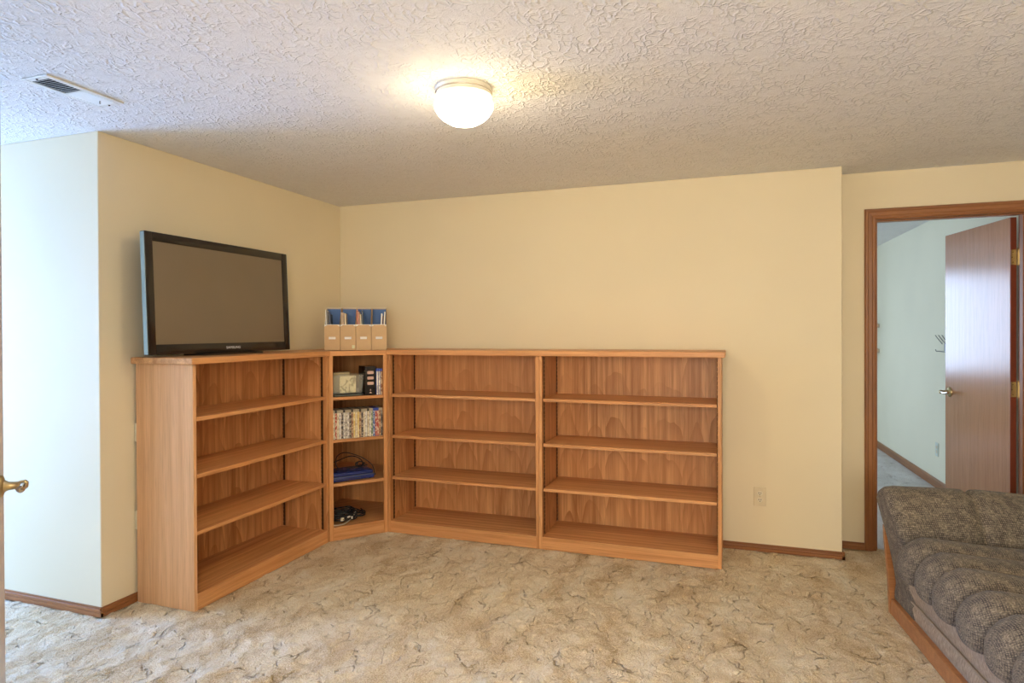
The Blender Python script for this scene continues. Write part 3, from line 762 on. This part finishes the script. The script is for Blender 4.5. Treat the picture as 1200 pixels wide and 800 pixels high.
# ================================================================== BEDROOM THINGS
wn = Vector((-dd.y, dd.x, 0))          # into the bedroom from its right wall
def onwall(y, z, off=0.0):
    t = (y-.345)/(5.0-.345); return Vector((4.585+(4.395-4.585)*t, y, z))+wn*off
rzw = math.atan2(dd.y, dd.x)
for k, z in enumerate((1.405, 1.12)):
    sf = thing('wall_shelf', ['upper', 'lower'][k]+' small wooden shelf on the pale green bedroom wall', 'shelf', tuple(onwall(4.05, z)), rzw, 'small shelves on the bedroom wall')
    box('board', 0, .55, .001, .25, -.022, .022, plain('pale_shelf_wood', (.62, .52, .38), .5), sf, bev=.002)
hr = thing('wall_hook_rack', 'dark metal rack with slanting pegs on the bedroom wall beside the door', 'hook rack', tuple(onwall(1.93, 1.225)), rzw)
HM = plain('dark_hook_metal', (.05, .05, .05), .4, .6)
box('back_plate', -.10, .16, .001, .005, -.055, -.049, HM, hr)
box('bracket', .01, .05, .001, .006, -.045, .015, plain('grey_hook_bracket', (.25, .27, .28), .4, .5), hr)
for x in (-.06, .02, .10):
    tube('peg', [(x, .004, .012), (x+.05, .012, .045), (x+.11, .022, .085)], .0028, HM, hr, 7)
tube('lower_hook', [(.16, .004, -.05), (.16, .03, -.05), (.16, .035, -.035)], .003, HM, hr, 7)
op = thing('wall_outlet', 'pale outlet plate low on the bedroom wall beside the open door', 'outlet', tuple(onwall(2.16, .33)), rzw)
box('cover_plate', -.036, .036, .0005, .006, -.058, .058, plain('pale_green_plate', (.70, .76, .68), .4), op, bev=.002)
for z in (.02, -.02): box('receptacle', -.014, .014, .006, .0075, z-.013, z+.013, IVORY, op)

# ================================================================== SOFA
FAB = NM('brown_grid_velour', .85, (.2, .15, .1), 0, .15)
uv = FAB.uv()
su = FAB.node('ShaderNodeSeparateXYZ', {0: uv})
def lines(sock, freq, wid, seed):
    wob = FAB.math('MULTIPLY', FAB.noise(FAB.map(uv, (1, 1, 1), (seed, 0, 0)), 22, 2), .25)
    t = FAB.math('ADD', FAB.math('MULTIPLY', sock, freq), wob)
    f = FAB.math('ABSOLUTE', FAB.math('SUBTRACT', FAB.math('FRACT', t), .5))
    return FAB.rr(f, .5-wid, .5, 0, 1)
gu = lines(su.outputs[0], 125, .30, 0); gv = lines(su.outputs[1], 125, .30, 5)
grid = FAB.math('MAXIMUM', gu, gv)
blot = FAB.noise(FAB.map(uv, (1, 1, 1)), 130, 4, .7)
basec = FAB.ramp(blot, [(.35, (.11, .090, .064)), (.5, (.215, .175, .125)), (.65, (.38, .315, .225))])
patch = FAB.rr(FAB.noise(uv, 28, 2), .30, .62)
basec = FAB.mix(FAB.math('MULTIPLY', grid, FAB.math('MULTIPLY', patch, 1.0)), basec, (.022, .022, .028))
FAB.color(basec); FAB.b.inputs['Sheen Weight'].default_value = .12; FAB.b.inputs['Sheen Roughness'].default_value = .4
FAB.bump(FAB.math('SUBTRACT', blot, FAB.math('MULTIPLY', grid, .5)), .5, .003)
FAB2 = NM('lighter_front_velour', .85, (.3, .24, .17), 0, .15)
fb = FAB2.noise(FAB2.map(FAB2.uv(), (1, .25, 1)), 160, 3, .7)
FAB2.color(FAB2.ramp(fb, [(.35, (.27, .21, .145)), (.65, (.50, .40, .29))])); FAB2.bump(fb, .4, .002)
so = thing('sofa', 'brown checked velour sofa with channelled seat and wood rail at right', 'sofa', (3.572, -.72, 0), math.radians(5.8)-PI/2)
# local frame: +x runs along the front towards the viewer (s), +y points into the sofa (depth)
def loft(name, rows, mat, parent, closed_v=False, cap=True, smooth=True):
    bm = bmesh.new(); uvl = bm.loops.layers.uv.new('uv')
    V = [[bm.verts.new(p) for p in r] for r in rows]; nr, nc = len(rows), len(rows[0])
    U = [[0]*nc for _ in range(nr)]; Wv = [[0]*(nc+1) for _ in range(nr)]
    for i in range(nr):
        for j in range(nc):
            if i: U[i][j] = U[i-1][j]+(Vector(rows[i][j])-Vector(rows[i-1][j])).length
            if j: Wv[i][j] = Wv[i][j-1]+(Vector(rows[i][j])-Vector(rows[i][j-1])).length
        Wv[i][nc] = Wv[i][nc-1]+(Vector(rows[i][0])-Vector(rows[i][nc-1])).length
    mid = nr//2
    for i in range(nr-1):
        for j in range(nc if closed_v else nc-1):
            k = (j+1) % nc
            f = bm.faces.new((V[i][j], V[i+1][j], V[i+1][k], V[i][k])); f.smooth = True
            for lp, (a, b2, c2_) in zip(f.loops, ((i, j, j), (i+1, j, j), (i+1, k, j+1), (i, k, j+1))):
                lp[uvl].uv = (U[a][b2], Wv[mid][c2_])
    if cap and closed_v:
        for row in (V[0], V[-1]):
            f = bm.faces.new(row)
            for lp in f.loops: lp[uvl].uv = (lp.vert.co.x, lp.vert.co.z)
    bmesh.ops.recalc_face_normals(bm, faces=bm.faces)
    me = bpy.data.meshes.new(name); bm.to_mesh(me); bm.free()
    if smooth:
        for p in me.polygons: p.use_smooth = True
        me.set_sharp_from_angle(angle=math.radians(50))
    return link(name, me, mat, parent)
def arm(name, sgn, base):
    """padded arm: closed profile in (s,z) lofted in depth, with a seam groove"""
    prof = catmull([(.02, .06, 0), (.015, .30, 0), (.000, .50, 0), (.012, .585, 0), (.075, .628, 0), (.150, .622, 0), (.215, .57, 0), (.25, .48, 0), (.265, .36, 0), (.262, .20, 0), (.25, .06, 0)], 5)
    deps = [0, .006, .02, .045, .09, .15, .20, .25, .275, .288, .295, .302, .315, .34, .42, .55, .70, .80]
    rows = []
    for d in deps:
        inf = 1-.10*math.exp(-((d-.295)/.014)**2)          # seam
        k = math.sqrt(max(0, 1-(1-min(d/.04, 1))**2)); fr_ = .80+.20*k if d < .04 else 1
        row = []
        for p in prof:
            sx, z = p.x, p.y
            flare = -.085*max(0, min(1, (z-.12)/.48))**1.3
            cx_, cz_ = .13, .42
            q = fr_*inf
            zz = cz_+(z-cz_)*(q if z > cz_ else 1-(1-q)*.3); xx = cx_+(sx-cx_)*(fr_*(1-(1-inf)*.9) if z > .1 else 1)
            drop = -.018*max(0, min(1, (d-.3)/.3))
            row.append((base+sgn*xx, .012+flare*math.exp(-d/.25)+d, zz+(drop if z > .4 else 0)+.004*mnoise.noise(Vector((xx*8, d*8, z*8)))))
        rows.append(row)
    return loft(name, rows, FAB.m, so, closed_v=True)
arm('arm', 1, 0); 
LEN = 1.89
arm('arm', -1, LEN)
# wood front post and base rails
def postpoly(s0, s1):
    bm = bmesh.new()
    pr = [(-.004, 0), (-.014, .20), (-.028, .36), (-.030, .42), (.012, .42), (.016, .30), (.022, 0)]
    a = [bm.verts.new((s0, p[0], p[1])) for p in pr]; c = [bm.verts.new((s1, p[0], p[1])) for p in pr]
    bm.faces.new(a); bm.faces.new(c)
    for k in range(len(pr)): bm.faces.new((a[k], a[(k+1) % len(pr)], c[(k+1) % len(pr)], c[k]))
    return link('front_post', bm_mesh(bm, 'post'), RAILW, so)
postpoly(-.012, .014); postpoly(LEN-.014, LEN+.012)
box('front_rail', .014, LEN-.014, -.004, .022, 0, .075, RAILW, so, bev=.003)
box('side_rail', -.012, .014, .022, .86, 0, .075, RAILW, so, bev=.003)
box('side_rail', LEN-.014, LEN+.012, .022, .86, 0, .075, RAILW, so, bev=.003)
# upholstered front: lower band, piping, upper band
def band(name, z0, z1, bulge, y0, mat):
    rows = []
    for i in range(25):
        s_ = .20+(LEN-.40)*i/24
        row = []
        for j in range(9):
            t = j/8; row.append((s_, y0-bulge*math.sin(PI*t), z0+(z1-z0)*t))
        rows.append(row)
    return loft(name, rows, mat, so)
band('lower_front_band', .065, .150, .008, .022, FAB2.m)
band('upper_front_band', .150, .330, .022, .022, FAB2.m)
tube('piping', [(.20, .014, .150), (LEN-.20, .014, .150)], .005, FAB2.m, so, 8)
tube('piping', [(.20, .008, .292), (LEN-.20, .008, .292)], .005, FAB2.m, so, 8)
# channelled seat: every channel is a roll with a rounded front end
nch = 7; first = .375; gap = (LEN-2*first)/(nch-1)
for k in range(nch):
    cs = first+gap*k; rw = .110; rows = []
    for d in [0, .004, .014, .032, .06, .10, .16, .24, .36, .50, .64, .74]:
        t = min(d/.10, 1); k_ = math.sqrt(max(0, 1-(1-t)**2))
        row = []
        for j in range(22):
            a = 2*PI*j/22
            ca, sa = math.cos(a), math.sin(a)
            se = lambda v, e: math.copysign(abs(v)**e, v)
            r1 = rw*(.10+.90*k_); r2 = .098*(.12+.88*k_)
            z = .370+r2*se(sa, .85)+.012*math.sin(PI*min(1, d/.3))-.02*(d/.74)
            # the front end slumps over the edge
            z -= .022*(1-t)
            jit = .004*mnoise.noise(Vector((cs*9+ca, d*10, sa*2)))
            row.append((cs+r1*se(ca, .9)+jit+.012*math.sin(k*2.1+d*5), -.085+d, z+jit))
        rows.append(row)
    loft('seat_channel', rows, FAB.m, so, closed_v=True)
# backrest
rows = []
for i in range(30):
    s_ = .20+(LEN-.4)*i/29
    puff = .018*abs(math.sin(i*PI/29*4.5))
    prof = catmull([(.62, .34, 0), (.60-puff, .50, 0), (.64-puff, .68, 0), (.70, .78+puff*.5, 0), (.80, .76, 0), (.86, .60, 0), (.87, .07, 0), (.64, .07, 0)], 4, True)
    rows.append([(s_, p.x, p.y) for p in prof])
loft('backrest', rows, FAB.m, so, closed_v=True)
box('seat_base', .20, LEN-.20, .035, .64, .07, .30, FAB2.m, so)
